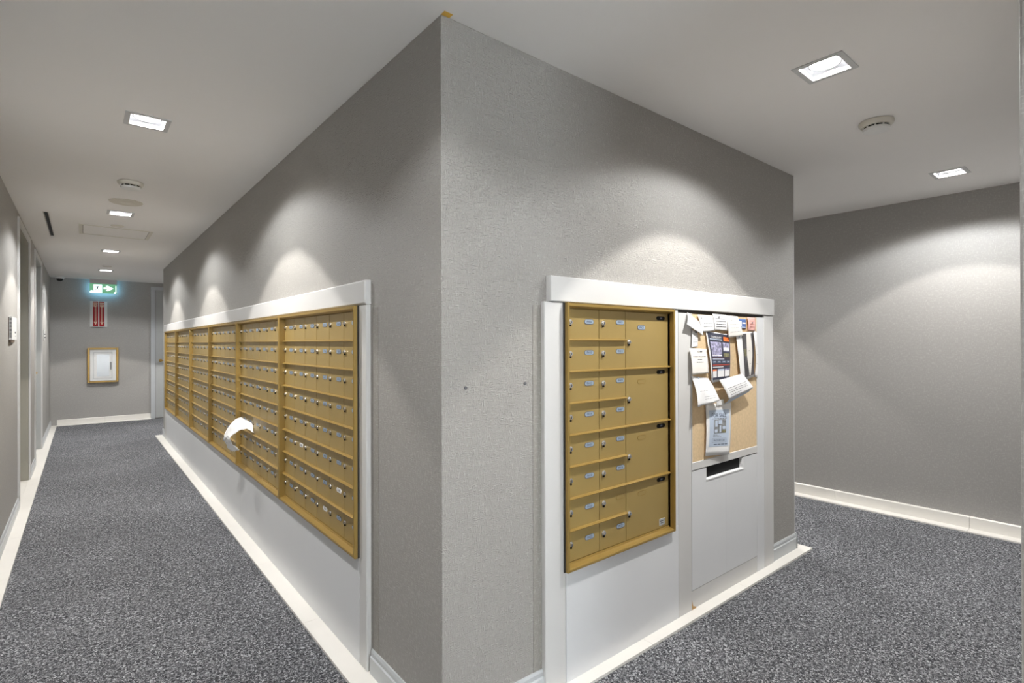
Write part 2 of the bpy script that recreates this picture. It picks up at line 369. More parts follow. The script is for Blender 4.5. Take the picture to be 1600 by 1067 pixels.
# doors in the left wall --------------------------------------------
def side_door(name, a, b, rev, lever_y=None):
    e = struct(empty(name, (WL, (a+b)/2, 0)))
    ya, yb = a-(a+b)/2, b-(a+b)/2
    link('door_leaf', MB().box(-0.150, ya+0.004, 0.014, -0.110, yb-0.004, DZ-0.02, 'doorpaint').mesh('door_leaf'), e)
    j = MB()
    j.box(-0.158, ya, TZ, -0.001, ya+0.022, DZ, rev); j.box(-0.158, yb-0.022, TZ, -0.001, yb, DZ, rev); j.box(-0.158, ya, DZ-0.022, -0.001, yb, DZ, rev)
    j.box(-0.105, yb-0.036, TZ, -0.090, yb-0.022, DZ-0.022, rev); j.box(-0.105, ya+0.022, TZ, -0.090, ya+0.036, DZ-0.022, rev)
    link('jamb', j.mesh('jamb'), e)
    c = MB(); t = 0.013; wd = 0.045
    c.box(0.0, ya-wd, 0, t, ya+0.008, DZ+wd, 'white2'); c.box(0.0, yb-0.008, 0, t, yb+wd, DZ+wd, 'white2'); c.box(0, ya+0.008, DZ-0.008, t, yb-0.008, DZ+wd, 'white2')
    link('casing', c.mesh('casing'), e)
    if lever_y is not None:
        h = MB(); ly = lever_y-(a+b)/2
        h.disc((-0.110, ly, 1.0), 0.026, 0.010, 'x', 16, 'brass'); h.disc((-0.100, ly, 1.0), 0.010, 0.062, 'x', 12, 'brass'); h.box(-0.048, ly-0.115, 0.989, -0.030, ly+0.012, 1.011, 'brass')
        hh = link('door_handle', h.mesh('door_handle'), e); hh['label'] = 'brass lever handle'
    return e
side_door('door_1', *D1, 'reveal')
side_door('door_2', *D2, 'doorpaint', 9.05)
# end wall door behind the block
e = struct(empty('door_3', (1.54, WE, 0)))
c = MB(); c.box(-0.577, -0.024, 0, -0.515, 0, 2.405, 'base'); c.box(0.515, -0.024, 0, 0.577, 0, 2.405, 'base'); c.box(-0.515, -0.024, 2.345, 0.515, 0, 2.405, 'base')
for x in (-0.515, 0.507): c.box(x, -0.009, 0, x+0.008, 0, 2.345, 'greyink')
link('casing', c.mesh('casing'), e)
c = MB(); c.box(-0.507, -0.008, 0.012, 0.507, 0.0, 2.340, 'doorpaint')
link('door_leaf', c.mesh('door_leaf'), e)
h = MB(); h.disc((-0.43, -0.016, 1.06), 0.027, 0.008, 'y', 16, 'brass'); h.disc((-0.43, -0.06, 1.06), 0.010, 0.045, 'y', 12, 'brass'); h.box(-0.445, -0.07, 1.049, -0.32, -0.055, 1.071, 'brass')
hh = link('door_handle', h.mesh('door_handle'), e); hh['label'] = 'brass lever handle'

# ------------------------------------------------------------------ downlights
def make_downlight():
    e = empty('downlight', (0, 0, HC))
    a, b = 0.071, 0.092
    t = MB()
    for s in (-1, 1):
        t.box(s*a, -b, -0.004, s*b, b, 0.0, 'trimring'); t.box(-a, s*a, -0.004, a, s*b, 0.0, 'trimring')
    link('trim_frame', t.mesh('trim_frame'), e)
    t = MB(); d = 0.075
    t.add([(-a, -a, 0), (a, -a, 0), (a, a, 0), (-a, a, 0), (-a, -a, d), (a, -a, d), (a, a, d), (-a, a, d)], [(0, 1, 5, 4), (1, 2, 6, 5), (2, 3, 7, 6), (3, 0, 4, 7), (4, 5, 6, 7)], 'housing')
    link('housing', t.mesh('housing'), e)
    t = MB(); t.lathe([(0.050, 0.034), (0.055, 0.018), (0.060, 0.018), (0.060, 0.052), (0.050, 0.052), (0.050, 0.034)], (0, 0, 0), 32, 'ringgrey', False)
    ring = link('lamp_ring', t.mesh('lamp_ring'), e)
    t = MB(); t.disc((0, 0, 0.036), 0.0495, 0.006, 'z', 32, 'lens')
    link('lens', t.mesh('lens'), ring)
    return e
dl_names = {3: 'square recessed downlight nearest the camera in the long left corridor ceiling',
            4: 'square recessed downlight just behind the flat round speaker in the left corridor',
            5: 'square recessed downlight beyond the ceiling access hatch in the left corridor',
            6: 'farthest square recessed downlight, above the green exit sign',
            7: 'large lit square downlight in the right ceiling, left of the smoke detector',
            8: 'square recessed downlight near the top of the far right wall'}
unseen = {0: 'downlight farthest behind the camera', 1: 'downlight a little behind the camera', 2: 'downlight above and just before the camera',
          9: 'downlight in the passage behind the block, beside the far right wall', 10: 'second downlight in the passage behind the block', 11: 'third downlight in the passage behind the block',
          12: 'downlight beyond the block in front of the end wall door', 13: 'downlight in the far corner of the end and right walls'}
dl0 = make_downlight()
for i, (x, y) in enumerate(lamps):
    o = dl0 if i == 3 else copy_tree(dl0, (x, y, HC))
    o.location = (x, y, HC)
    tag(o, dl_names.get(i) or 'square recessed '+unseen[i], 'downlight', 'downlights out of the photo' if i not in dl_names else 'square ceiling downlights')
    if i == 2: SI, SO = 2.0, 7.0
    elif i == 8: SI, SO = 10.0, 11.0
    else: SI, SO = SPOT_IN, SPOT_OUT
    for (en, cone, bl, nm) in ((SI, 102, 0.10, 'spot_narrow'), (SO, 142, 0.22, 'spot_wide')):
        L = bpy.data.lights.new(nm, 'SPOT'); L.energy = en; L.spot_size = math.radians(cone); L.spot_blend = bl; L.shadow_soft_size = 0.025; L.color = (1.0, 0.965, 0.92) if nm == 'spot_narrow' else (0.93, 0.965, 1.0)
        lo = bpy.data.objects.new(nm, L); C.objects.link(lo); lo.location = (x, y, HC-0.006)

# ------------------------------------------------------------------ ceiling fittings
def smoke(x, y, label, r=0.075):
    e = empty('smoke_detector', (x, y, HC)); tag(e, label, 'smoke detector', 'smoke detectors')
    o = link('base', MB().lathe([(r*0.92, 0), (r, -0.003), (r, -0.012), (r*0.86, -0.026)], (0, 0, 0), 36, 'offwhite').mesh('base'), e); shade(o, 50)
    o = link('cover', MB().lathe([(r*0.74, -0.033), (r*0.78, -0.036), (r*0.74, -0.046), (r*0.5, -0.052)], (0, 0, 0), 36, 'plastic').mesh('cover'), e); shade(o, 50)
    g = MB(); g.lathe([(r*0.70, -0.024), (r*0.70, -0.036)], (0, 0, 0), 36, 'black', False)
    for i in range(10):
        a = i*math.pi/5+0.2; cx, cy = r*0.735*math.cos(a), r*0.735*math.sin(a)
        g.disc((cx, cy, -0.034), 0.004, 0.010, 'z', 6, 'plastic')
    link('vent_slot', g.mesh('vent_slot'), e)
smoke(0.255, 4.42, 'cream smoke detector on the left corridor ceiling, before the flat round speaker')
smoke(3.075, 0.875, 'cream smoke detector on the right ceiling between the two downlights')
e = empty('ceiling_speaker', (0.262, 5.055, HC)); tag(e, 'flat round cream cover on the left corridor ceiling, behind the smoke detector', 'speaker')
o = link('cover', MB().lathe([(0.108, 0), (0.110, -0.003), (0.104, -0.009), (0.05, -0.012)], (0, 0, 0), 40, 'offwhite2').mesh('cover'), e); shade(o)
g = MB()
for a in range(4): g.box(-0.05+a*0.012, -0.03+a*0.02, -0.0135, 0.03+a*0.012, -0.022+a*0.02, -0.0115, 'offwhite')
link('grille', g.mesh('grille'), e)
for nm, x, y, r, lab in (('sprinkler_cap', 0.252, 6.13, 0.052, 'small round white cap on the ceiling at the near edge of the access hatch'), ('sprinkler_cap', 0.27, 9.45, 0.055, 'small round white cap on the ceiling just before the farthest downlight')):
    o = MB().lathe([(r, 0), (r, -0.004), (r*0.92, -0.009), (r*0.9, -0.0095)], (x, y, HC), 30, 'offwhite').obj(nm, smooth=True); tag(o, lab, 'sprinkler cap', 'round ceiling caps')
# access hatch
e = empty('access_hatch', (0.258, 6.52, HC)); tag(e, 'rectangular white access hatch set in the left corridor ceiling', 'hatch')
f = MB(); hx, hy, wd = 0.285, 0.27, 0.03
for s in (-1, 1):
    f.box(s*hx, -hy, -0.003, s*(hx-wd), hy, 0, 'offwhite'); f.box(-hx+wd, s*hy, -0.003, hx-wd, s*(hy-wd), 0, 'offwhite')
link('hatch_frame', f.mesh('hatch_frame'), e)
link('hatch_panel', MB().box(-hx+wd+0.003, -hy+wd+0.003, -0.002, hx-wd-0.003, hy-wd-0.003, 0, 'ceiling').mesh('hatch_panel'), e)
link('gap', MB().box(-hx+wd, -hy+wd, -0.0006, hx-wd, hy-wd, 0, 'darkgap').mesh('gap'), e)
# linear air slot
e = empty('air_slot', (-0.239, 6.52, HC)); tag(e, 'long narrow black air slot in the ceiling along the left wall', 'air vent')
s = MB(); s.box(-0.016, -0.663, 0.0, -0.0125, 0.663, 0.06, 'ceiling'); s.box(0.0125, -0.663, 0.0, 0.016, 0.663, 0.06, 'ceiling')
link('edge', s.mesh('edge'), e)
link('slot', MB().box(-0.0125, -0.66, 0.012, 0.0125, 0.66, 0.02, 'black').mesh('slot'), e)
# security camera
e = empty('dome_camera', (-0.29, 11.40, HC)); tag(e, 'small black dome camera on the ceiling in the far left corner', 'security camera')
o = link('mount', MB().lathe([(0.06, 0), (0.062, -0.02), (0.05, -0.035)], (0, 0, 0), 28, 'plastic').mesh('mount'), e); shade(o)
o = link('dome', MB().lathe([(0.045, -0.034), (0.043, -0.05), (0.033, -0.066), (0.015, -0.075)], (0, 0, 0), 28, 'dome').mesh('dome'), e); shade(o, 60)
link('cable', MB().box(-0.09, 0.02, -0.012, -0.055, 0.05, 0, 'plastic').mesh('cable'), e)
t = MB().box(0.930, 1.485, HC-0.0015, 0.962, FY-0.001, HC, 'tape').obj('tape_piece'); tag(t, 'scrap of yellow tape on the ceiling at the top of the near wall corner', 'tape')

# ------------------------------------------------------------------ things on the end wall
e = empty('exit_sign', (0.280, 11.47, HC)); tag(e, 'lit green exit sign with running man and arrow, hanging from the ceiling', 'sign')
link('housing', MB().box(-0.185, -0.02, -0.075, 0.185, 0.02, 0, 'signpale').mesh('housing'), e)
link('panel', MB().box(-0.185, -0.006, -0.237, 0.185, 0.006, -0.075, 'signgreen').mesh('panel'), e)
y = -0.0068
g = MB(); g.box(-0.133, y, -0.212, -0.020, y+0.001, -0.090, 'signglow')
g.box(0.166, y, -0.225, 0.176, y+0.001, -0.10, 'signglow'); g.box(-0.185, y, -0.232, -0.02, y+0.001, -0.214, 'signglow'); g.disc((-0.160, y, -0.205), 0.016, 0.001, 'y', 12, 'signglow'); g.disc((0.155, y, -0.222), 0.014, 0.001, 'y', 12, 'signglow')
link('lit_field', g.mesh('lit_field'), e)
g = MB(); g.prism([(0.0, -0.135), (0.055, -0.135), (0.030, -0.108), (0.062, -0.104), (0.138, -0.150), (0.062, -0.197), (0.030, -0.192), (0.055, -0.166), (0.0, -0.166)], y, y+0.001, 'y', 'signglow')
link('arrow', g.mesh('arrow'), e)
g = MB(); y2 = -0.0078
def limb(g, p, q, w_, m='navy'):
    dx, dz = q[0]-p[0], q[1]-p[1]; L = math.hypot(dx, dz); nx, nz = -dz/L*w_/2, dx/L*w_/2
    g.prism([(p[0]+nx, p[1]+nz), (p[0]-nx, p[1]-nz), (q[0]-nx, q[1]-nz), (q[0]+nx, q[1]+nz)], y2, y2+0.001, 'y', m)
g.disc((-0.062, y2, -0.106), 0.009, 0.001, 'y', 14, 'navy')
limb(g, (-0.072, -0.122), (-0.086, -0.155), 0.017); limb(g, (-0.074, -0.124), (-0.104, -0.126), 0.007); limb(g, (-0.104, -0.126), (-0.114, -0.143), 0.007)
limb(g, (-0.072, -0.122), (-0.052, -0.140), 0.007); limb(g, (-0.052, -0.140), (-0.034, -0.136), 0.007)
limb(g, (-0.086, -0.153), (-0.066, -0.172), 0.010); limb(g, (-0.066, -0.172), (-0.054, -0.200), 0.009)
limb(g, (-0.087, -0.153), (-0.100, -0.176), 0.010); limb(g, (-0.100, -0.176), (-0.124, -0.180), 0.009)
link('running_man', g.mesh('running_man'), e)
L = bpy.data.lights.new('sign_glow', 'AREA'); L.energy = 0.3; L.size = 0.37; L.size_y = 0.17; L.shape = 'RECTANGLE'; L.color = (0.22, 0.62, 0.95)
lo = bpy.data.objects.new('sign_glow', L); C.objects.link(lo); lo.location = (0.28, 11.483, 2.32); lo.rotation_euler = (math.radians(90), 0, 0)

e = empty('extinguisher_sign', (0.216, WE, 1.882)); tag(e, 'white folded sign with two red arrow strips pointing down, on the end wall', 'sign')
b = MB(); b.prism([(-0.118, 0), (0, -0.055), (0.118, 0), (0.112, 0), (0, -0.050), (-0.112, 0)], -0.222, 0.222, 'z', 'plastic'); link('folded_plate', b.mesh('folded_plate'), e)
ang = math.atan2(0.055, 0.118)
def on_plate(side, s_, z, off):      # s_: distance along the plate from its wall edge
    x = side*(0.118-s_*math.cos(ang)); yy = -s_*math.sin(ang)
    return (x-side*-1*math.sin(ang)*off*1, yy-math.cos(ang)*off, z)
for side in (-1, 1):
    def quad(g, s0, s1, z0, z1, off, m):
        g.add([on_plate(side, s0, z0, off), on_plate(side, s1, z0, off), on_plate(side, s1, z1, off), on_plate(side, s0, z1, off)], [(0, 1, 2, 3)], m)
    g = MB(); quad(g, 0.045, 0.122, -0.212, 0.215, 0.001, 'signred'); rs = link('red_strip', g.mesh('red_strip'), e)
    g = MB(); quad(g, 0.073, 0.094, -0.150, 0.125, 0.002, 'signcream')
    g.add([on_plate(side, 0.058, -0.135, 0.002), on_plate(side, 0.109, -0.135, 0.002), on_plate(side, 0.0835, -0.190, 0.002)], [(0, 1, 2)], 'signcream')
    quad(g, 0.052, 0.115, 0.180, 0.196, 0.002, 'signcream'); quad(g, 0.055, 0.112, 0.125, 0.168, 0.002, 'signcream')
    quad(g, 0.080, 0.087, -0.140, 0.120, 0.003, 'signred')
    tv, tf = text_geo('FIRE')
    for (z0, z1, mm) in ((0.134, 0.160, 'signred'),):
        pts = [on_plate(side, (0.060+0.048*u) if side < 0 else (0.108-0.048*u), z0+(z1-z0)*v, 0.003) for u, v in tv]
        g.add(pts, tf, mm)
    link('arrow', g.mesh('arrow'), rs)

e = empty('extinguisher_cabinet', (0.275, WE, 1.0)); tag(e, 'brass framed wall cabinet with white glazed door, on the end wall under the red sign', 'fire cabinet')
f = MB(); a, b, hz = 0.213, 0.180, 0.298
for s in (-1, 1):
    f.box(s*a, -0.07, -hz, s*b, 0, hz, 'brass', 0.004)
f.box(-b, -0.07, hz-0.030, b, 0, hz, 'brass'); f.box(-b, -0.07, -hz, b, 0, -hz+0.022, 'brass')
link('brass_frame', f.mesh('brass_frame'), e)
f = MB(); f.box(-0.178, -0.066, -0.272, 0.178, -0.015, 0.262, 'plastic', 0.003); dr = link('door', f.mesh('door'), e)
f = MB()
for (x0, z0, x1, z1) in ((-0.132, -0.232, -0.122, 0.225), (0.118, -0.232, 0.128, 0.225), (-0.132, -0.232, 0.128, -0.222), (-0.132, 0.215, 0.128, 0.225)):
    f.box(x0, -0.069, z0, x1, -0.065, z1, 'trimring')
link('door_moulding', f.mesh('door_moulding'), dr)
link('glass_pane', MB().box(-0.085, -0.068, -0.195, 0.085, -0.064, 0.185, 'glass').mesh('glass_pane'), dr)
link('handle', MB().box(0.101, -0.080, -0.08, 0.111, -0.066, 0.05, 'black').mesh('handle'), dr)

# ------------------------------------------------------------------ things on the left wall
e = empty('intercom', (WL, 5.26, 1.488)); tag(e, 'white louvred wall box at the left edge, before the first door', 'wall box')
link('case', MB().box(0.004, 0.0, -0.085, 0.020, 0.36, 0.085, 'plastic').mesh('case'), e)
link('back_plate', MB().box(0, 0.002, -0.080, 0.004, 0.358, 0.080, 'vent').mesh('back_plate'), e)
g = MB()
for i in range(15): g.box(0.006, -0.0015, -0.072+i*0.0100, 0.018, 0.001, -0.0665+i*0.0100, 'greyink')
link('louvre', g.mesh('louvre'), e)
g = MB(); g.box(0.0195, 0.20, -0.035, 0.0215, 0.27, -0.022, 'greyink'); g.box(0.0195, 0.23, -0.062, 0.0215, 0.26, -0.052, 'faint'); link('display', g.mesh('display'), e)
link('underside_shade', MB().box(0.002, -0.001, -0.103, 0.016, 0.25, -0.085, 'vent').mesh('underside_shade'), e)  # brown strip painted in for the shaded underside of the box
e = empty('wall_switch', (WL, 9.62, 1.50)); tag(e, 'small white wall switch beyond the second door', 'switch')
link('plate', MB().box(0, 0, -0.08, 0.012, 0.12, 0.06, 'plastic').mesh('plate'), e)
g = MB(); g.box(0.0, 0.02, -0.050, 0.024, 0.05, -0.035, 'greyink'); g.box(0.0, 0.02, -0.005, 0.022, 0.045, 0.007, 'greyink'); link('button', g.mesh('button'), e)

# ------------------------------------------------------------------ white surrounds of the mailboxes
# local frame of the long wall: x runs towards the camera, y into the wall
LY = 8.98
trl = struct(empty('trim_6', (FX, LY, 0), -math.pi/2))
def board(root, x0, z0, x1, z1, t=0.020, m='white', name='panel', ch=0.0015): return link(name, MB().box(x0, -t, z0, x1, 0.0, z1, m, ch).mesh(name), root)
Ltot = LY-2.066
board(trl, -0.02, 1.536, Ltot+0.003, 1.636, 0.027, 'white2', 'header_board', 0.006)
board(trl, Ltot-0.074, TZ, Ltot, 1.535, 0.020, 'white2', 'stile', 0.003)
board(trl, -0.015, TZ, 0.178, 1.535, 0.020, 'white2', 'stile', 0.003)
cuts = [0.1785, 2.42, 4.66, Ltot-0.0745]
for p, q in zip(cuts, cuts[1:]): board(trl, p+0.0006, TZ, q-0.0006, 0.470, 0.020, 'white', 'panel', 0.001)
trr = struct(empty('trim_7', (0, FY, 0)))
board(trr, 1.408, 1.536, 3.305, 1.636, 0.027, 'white2', 'header_board', 0.003)
board(trr, 1.380, TZ, 1.4935, 1.534, 0.020, 'white2', 'stile', 0.003)
board(trr, 1.4945, TZ, 2.279, 0.470, 0.020, 'white', 'panel', 0.001)
board(trr, 2.2805, TZ, 2.3945, 1.520, 0.020, 'white2', 'stile', 0.001)
board(trr, 2.212, 0.4705, 2.2795, 1.534, 0.019, 'white', 'stile', 0.001)
board(trr, 3.094, TZ, 3.183, 1.520, 0.019, 'white', 'stile', 0.001)
board(trr, 3.1845, TZ, 3.304, 1.534, 0.020, 'white2', 'stile', 0.002)
link('gap', MB().box(2.2805, -0.012, 1.5205, 3.184, 0, 1.5355, 'darkgap').mesh('gap'), trr)

# hatch cabinet below the notice board
e = empty('paper_hatch', (2.744, FY, 0)); tag(e, 'white flush cabinet with a black letter slot, under the cork board', 'cabinet')
x0, x1 = -0.348, 0.349
b = MB(); b.box(x0, -0.018, TZ, x1, 0, 0.106, 'white2', 0.001); 
k_ = link('kick_board', b.mesh('kick_board'), e)
link('chipped_corner', MB().prism([(x0-0.001, TZ), (x0+0.042, TZ), (x0+0.030, TZ+0.010), (x0+0.012, TZ+0.016), (x0-0.001, TZ+0.052)], -0.0195, -0.0175, 'y', 'chip').mesh('chipped_corner'), k_)
sx0, sx1, sz0 = -0.208, 0.172, 0.652
b = MB(); dz0, dz1 = 0.109, 0.716
b.box(x0+0.002, -0.019, dz0, -0.0065, 0, sz0, 'white'); b.box(-0.0055, -0.019, dz0, x1-0.002, 0, sz0, 'white')
b.box(x0+0.002, -0.019, sz0, sx0, 0, dz1, 'white'); b.box(sx1, -0.019, sz0, x1-0.002, 0, dz1, 'white')
dr = link('door', b.mesh('door'), e)
b = MB(); b.box(sx0, -0.002, sz0, sx1, 0, 0.72, 'black'); link('letter_slot', b.mesh('letter_slot'), dr)
b = MB(); b.prism([(-0.022, sz0-0.004), (-0.001, sz0-0.004), (-0.001, sz0+0.004), (-0.022, sz0+0.001)], sx0-0.002, sx1+0.012, 'x', 'paper'); b.prism([(-0.0195, sz0), (-0.001, sz0), (-0.001, dz1), (-0.0195, dz1)], sx1-0.001, sx1+0.010, 'x', 'paper')
link('slot_lip', b.mesh('slot_lip'), dr)
link('gap', MB().box(x0, -0.008, 0.1065, x1, -0.0, 0.1085, 'darkgap').mesh('gap'), e)

# notice board
e = empty('notice_board', (2.744, FY, 0.72)); tag(e, 'tan cork notice board in a white frame beside the short mailbox cabinet', 'notice board')
link('cork_panel', MB().box(x0+0.006, -0.018, 0.040, x1-0.004, -0.002, 0.797, 'cork').mesh('cork_panel'), e)
b = MB(); b.box(x0, -0.022, 0.0, x1, 0, 0.040, 'white2', 0.002); b.box(x0, -0.021, 0.040, x0+0.006, 0, 0.80, 'white2'); b.box(x1-0.004, -0.021, 0.040, x1, 0, 0.80, 'white2')
link('frame', b.mesh('frame'), e)

# ------------------------------------------------------------------ mailbox cabinets
Z0, Z1 = 0.459, 1.533
FRY = -0.042                     # frame front (local y)
def cabinet_frame(wd, g_=0.0):
    f = MB(); lip = 0.014; q = 0.0015
    # side members: front lip plus inner wall; head and sill sloped a little
    f.box(q, FRY, Z0, lip, -0.0005, Z1, 'gold', 0.0025); f.box(wd-lip, FRY, Z0, wd-q, -0.0005, Z1, 'gold', 0.0025)
    f.prism([(FRY+0.002, Z1-0.001), (-0.0005, Z1-0.001), (-0.0005, Z1-0.022), (FRY+0.014, Z1-0.018), (FRY+0.002, Z1-0.012)], lip, wd-lip, 'x', 'gold')
    f.prism([(FRY+0.002, Z0+0.001), (-0.0005, Z0+0.001), (-0.0005, Z0+0.024), (-0.012, Z0+0.024), (-0.014, Z0+0.017), (FRY+0.004, Z0+0.013), (FRY+0.002, Z0+0.010)], lip, wd-lip, 'x', 'gold')
    f.box(-g_, -0.026, Z0, q, -0.0005, Z1, 'darkgap'); f.box(wd-q, -0.026, Z0, wd+g_*0.6, -0.0005, Z1, 'darkgap')
    return f.mesh('frame')
def rail_mesh(L_): return MB().prism([(-0.004, -0.0045), (-0.014, -0.0045), (-0.024, -0.0025), (-0.024, 0.0008), (-0.014, 0.0045), (-0.004, 0.0045)], 0, L_, 'x', 'gold').mesh('shelf_rail')
def door_mesh(w_, h_): return MB().box(0, -0.0085, 0, w_, -0.0035, h_, 'golddoor', 0.0012).mesh('door')
def lock_mesh(r=0.0095):
    m = MB(); m.disc((0, -0.0125, 0), r, 0.005, 'y', 12, 'chrome'); m.disc((0, -0.0185, 0), r*0.62, 0.007, 'y', 10, 'chrome')
    m.box(-0.0012, -0.0190, -r*0.45, 0.0012, -0.0184, r*0.45, 'black'); m.box(-r*0.3, -0.0150, -r*1.5, r*0.3, -0.0085, -r*0.8, 'black')
    return m.mesh('lock')
def stadium(cx, cz, L_, h_, n=5):
    r = h_/2; p = []
    for i in range(n+1): a = -math.pi/2+math.pi*i/n; p.append((cx+L_/2-r+r*math.cos(a), cz+r*math.sin(a)))
    for i in range(n+1): a = math.pi/2+math.pi*i/n; p.append((cx-L_/2+r+r*math.cos(a), cz+r*math.sin(a)))
    return p
def plate_mesh(txt=None, var=0, L_=0.058, h_=0.021, m='plate'):
    g = MB(); g.prism(stadium(0, 0, L_, h_), -0.0098, -0.0080, 'y', 'greyink' if m == 'plate' else m); g.prism(stadium(0, 0, L_*0.93, h_*0.80), -0.0102, -0.0097, 'y', m)
    if txt:
        tv, tf = text_geo(txt); tw = L_*0.52; th = h_*0.50
        g.add([(-tw/2+u*tw, -0.0106, -th/2+v*th) for u, v in tv], tf, 'ink')
    return g.mesh('number_plate')
def blank_plate(L_=0.06, h_=0.022):
    g = MB(); P = stadium(0, 0, L_, h_); Q = stadium(0, 0, L_*0.93, h_*0.78); n_ = len(P)
    v = [(p[0], -0.0096, p[1]) for p in P]+[(p[0], -0.0096, p[1]) for p in Q]+[(p[0], -0.0082, p[1]) for p in P]
    f = [(i, (i+1) % n_, n_+(i+1) % n_, n_+i) for i in range(n_)]+[(i, (i+1) % n_, 2*n_+(i+1) % n_, 2*n_+i) for i in range(n_)]
    g.add(v, f, 'gold'); return g.mesh('label_slot')
PITCH_Z = (Z1-0.020-(Z0+0.024))/8
UW = 1.108
IN = 0.014; CP = (UW-2*IN)/6
lockm = lock_mesh(); platem = [plate_mesh(t) for t in ('604', '612', '718', '823', '905', '1107')]; whitem = plate_mesh('508', m='paper')
badge_m = MB().box(-0.022, -0.0096, -0.016, 0.022, -0.0080, 0.016, 'silver').box(-0.018, -0.0099, 0.003, 0.018, -0.0095, 0.007, 'greyink').box(-0.012, -0.0099, -0.006, 0.012, -0.0095, -0.002, 'greyink').mesh('badge')
gap_ = 0.0030
dm = door_mesh(CP-gap_, PITCH_Z-gap_); dm_r = door_mesh(CP-0.0001, PITCH_Z-gap_)
railm = rail_mesh(UW-2*IN)
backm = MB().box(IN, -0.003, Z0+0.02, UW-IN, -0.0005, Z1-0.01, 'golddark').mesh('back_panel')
fm = cabinet_frame(UW)
MISSING = {0: {(7, 3), (5, 0)}}   # (row from top, column): no visible joint to its right
def long_cabinet(k, me_missing):
    e = empty('mailbox_cabinet', (FX, 2.141+UW*(k+1), 0), -math.pi/2)
    link('frame', fm, e); link('back_panel', backm, e)
    for r in range(1, 8): link('shelf_rail', railm, e, (IN, 0, Z1-0.020-r*PITCH_Z))
    for r in range(8):
        for c_ in range(6):
            joined = (r, c_) in me_missing
            d = link('door', dm_r if joined else dm, e, (IN+c_*CP+gap_/2, 0, Z1-0.020-(r+1)*PITCH_Z+gap_/2))
            rng = random.random()
            link('lock', lockm, d, (0.016, 0, PITCH_Z*0.60))
            white = (k == 0 and (r, c_) in ((6, 4), (7, 3), (5, 1)))
            link('number_plate', whitem if white else platem[(r*5+c_*3+k) % 6], d, (CP*0.66, 0, PITCH_Z*0.60))
    return e
labs = ['gold mailbox cabinet at the near right end of the long row, with small silver badge',
        'gold mailbox cabinet second from near end of long row, crumpled paper at left edge',
        'gold mailbox cabinet third from the near end of the long row',
        'gold mailbox cabinet fourth from the near end of the long row',
        'gold mailbox cabinet second from the far end of the long row',
        'gold mailbox cabinet at the far left end of the long row']
for k_i in range(6):
    e = long_cabinet(k_i, MISSING.get(k_i, ()))
    if k_i == 0: link('badge', badge_m, e, (UW-0.062, 0, Z0+0.052))
    tag(e, labs[k_i], 'mailbox cabinet', 'gold mailbox cabinets of the long row')

# short-wall cabinet with parcel lockers
SW = 2.226-1.484
e = empty('mailbox_cabinet', (1.484, FY, 0)); tag(e, 'gold mailbox cabinet with four large parcel doors, left of the cork board', 'mailbox cabinet')
link('frame', cabinet_frame(SW, 0.004), e)
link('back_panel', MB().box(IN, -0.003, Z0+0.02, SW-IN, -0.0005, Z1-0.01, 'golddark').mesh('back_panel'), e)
c1, c2, c3 = 0.224, 0.402, SW-IN
r_small = rail_mesh(c2-IN-0.004); r_full = rail_mesh(c3-IN)
for r in range(1, 8): link('shelf_rail', r_full if r % 2 == 0 else r_small, e, (IN, 0, Z1-0.020-r*PITCH_Z))
da = door_mesh(c1-0.033-gap_, PITCH_Z-gap_); db = door_mesh(c2-c1-gap_, PITCH_Z-gap_); dc = door_mesh(c3-c2-gap_, 2*PITCH_Z-gap_)
link('filler', MB().box(IN, -0.0085, Z0+0.024, 0.032, -0.0035, Z1-0.02, 'golddoor').mesh('filler'), e)
lk2 = lock_mesh(0.0115)
n1 = ['PH06', 'PH10', 'PH12', 'PH14', 'PH01', 'PH18', 'PH20', 'PH22']; n2 = ['PH01', 'PH11', 'PH09', 'PH07', 'PH15', 'PH16', None, 'PH23']
for r in range(8):
    z = Z1-0.020-(r+1)*PITCH_Z+gap_/2
    d = link('door', da, e, (0.033+gap_/2, 0, z)); link('lock', lk2, d, (0.012, 0, PITCH_Z*0.55)); link('number_plate', plate_mesh(n1[r]), d, (0.126, 0, PITCH_Z*0.58))
    d = link('door', db, e, (c1+gap_/2, 0, z)); link('lock', lk2, d, (0.022, 0, PITCH_Z*0.55))
    if n2[r]: link('number_plate', plate_mesh(n2[r]), d, (0.137, 0, PITCH_Z*0.60))
    else: link('label_slot', blank_plate(), d, (0.137, 0, PITCH_Z*0.60))
tagm = MB().prism(stadium(0, 0, 0.066, 0.019), -0.0100, -0.0080, 'y', 'black').box(-0.006, -0.0103, -0.004, 0.010, -0.0099, 0.004, 'slate').mesh('black_tag')
for r in range(4):
    z = Z1-0.020-2*(r+1)*PITCH_Z+gap_/2; H2 = 2*PITCH_Z
    d = link('parcel_door', dc, e, (c2+gap_/2, 0, z)); link('lock', lk2, d, (0.018, 0, H2*0.46))
    if r == 0: link('number_plate', plate_mesh('PH21'), d, (0.112, 0, H2*0.72))
    else: link('label_slot', blank_plate(), d, (0.112, 0, H2*0.75))
    link('black_tag', tagm, d, (0.262, 0, H2*0.90))
link('badge', badge_m, e, (SW-0.070, 0, Z0+0.052))

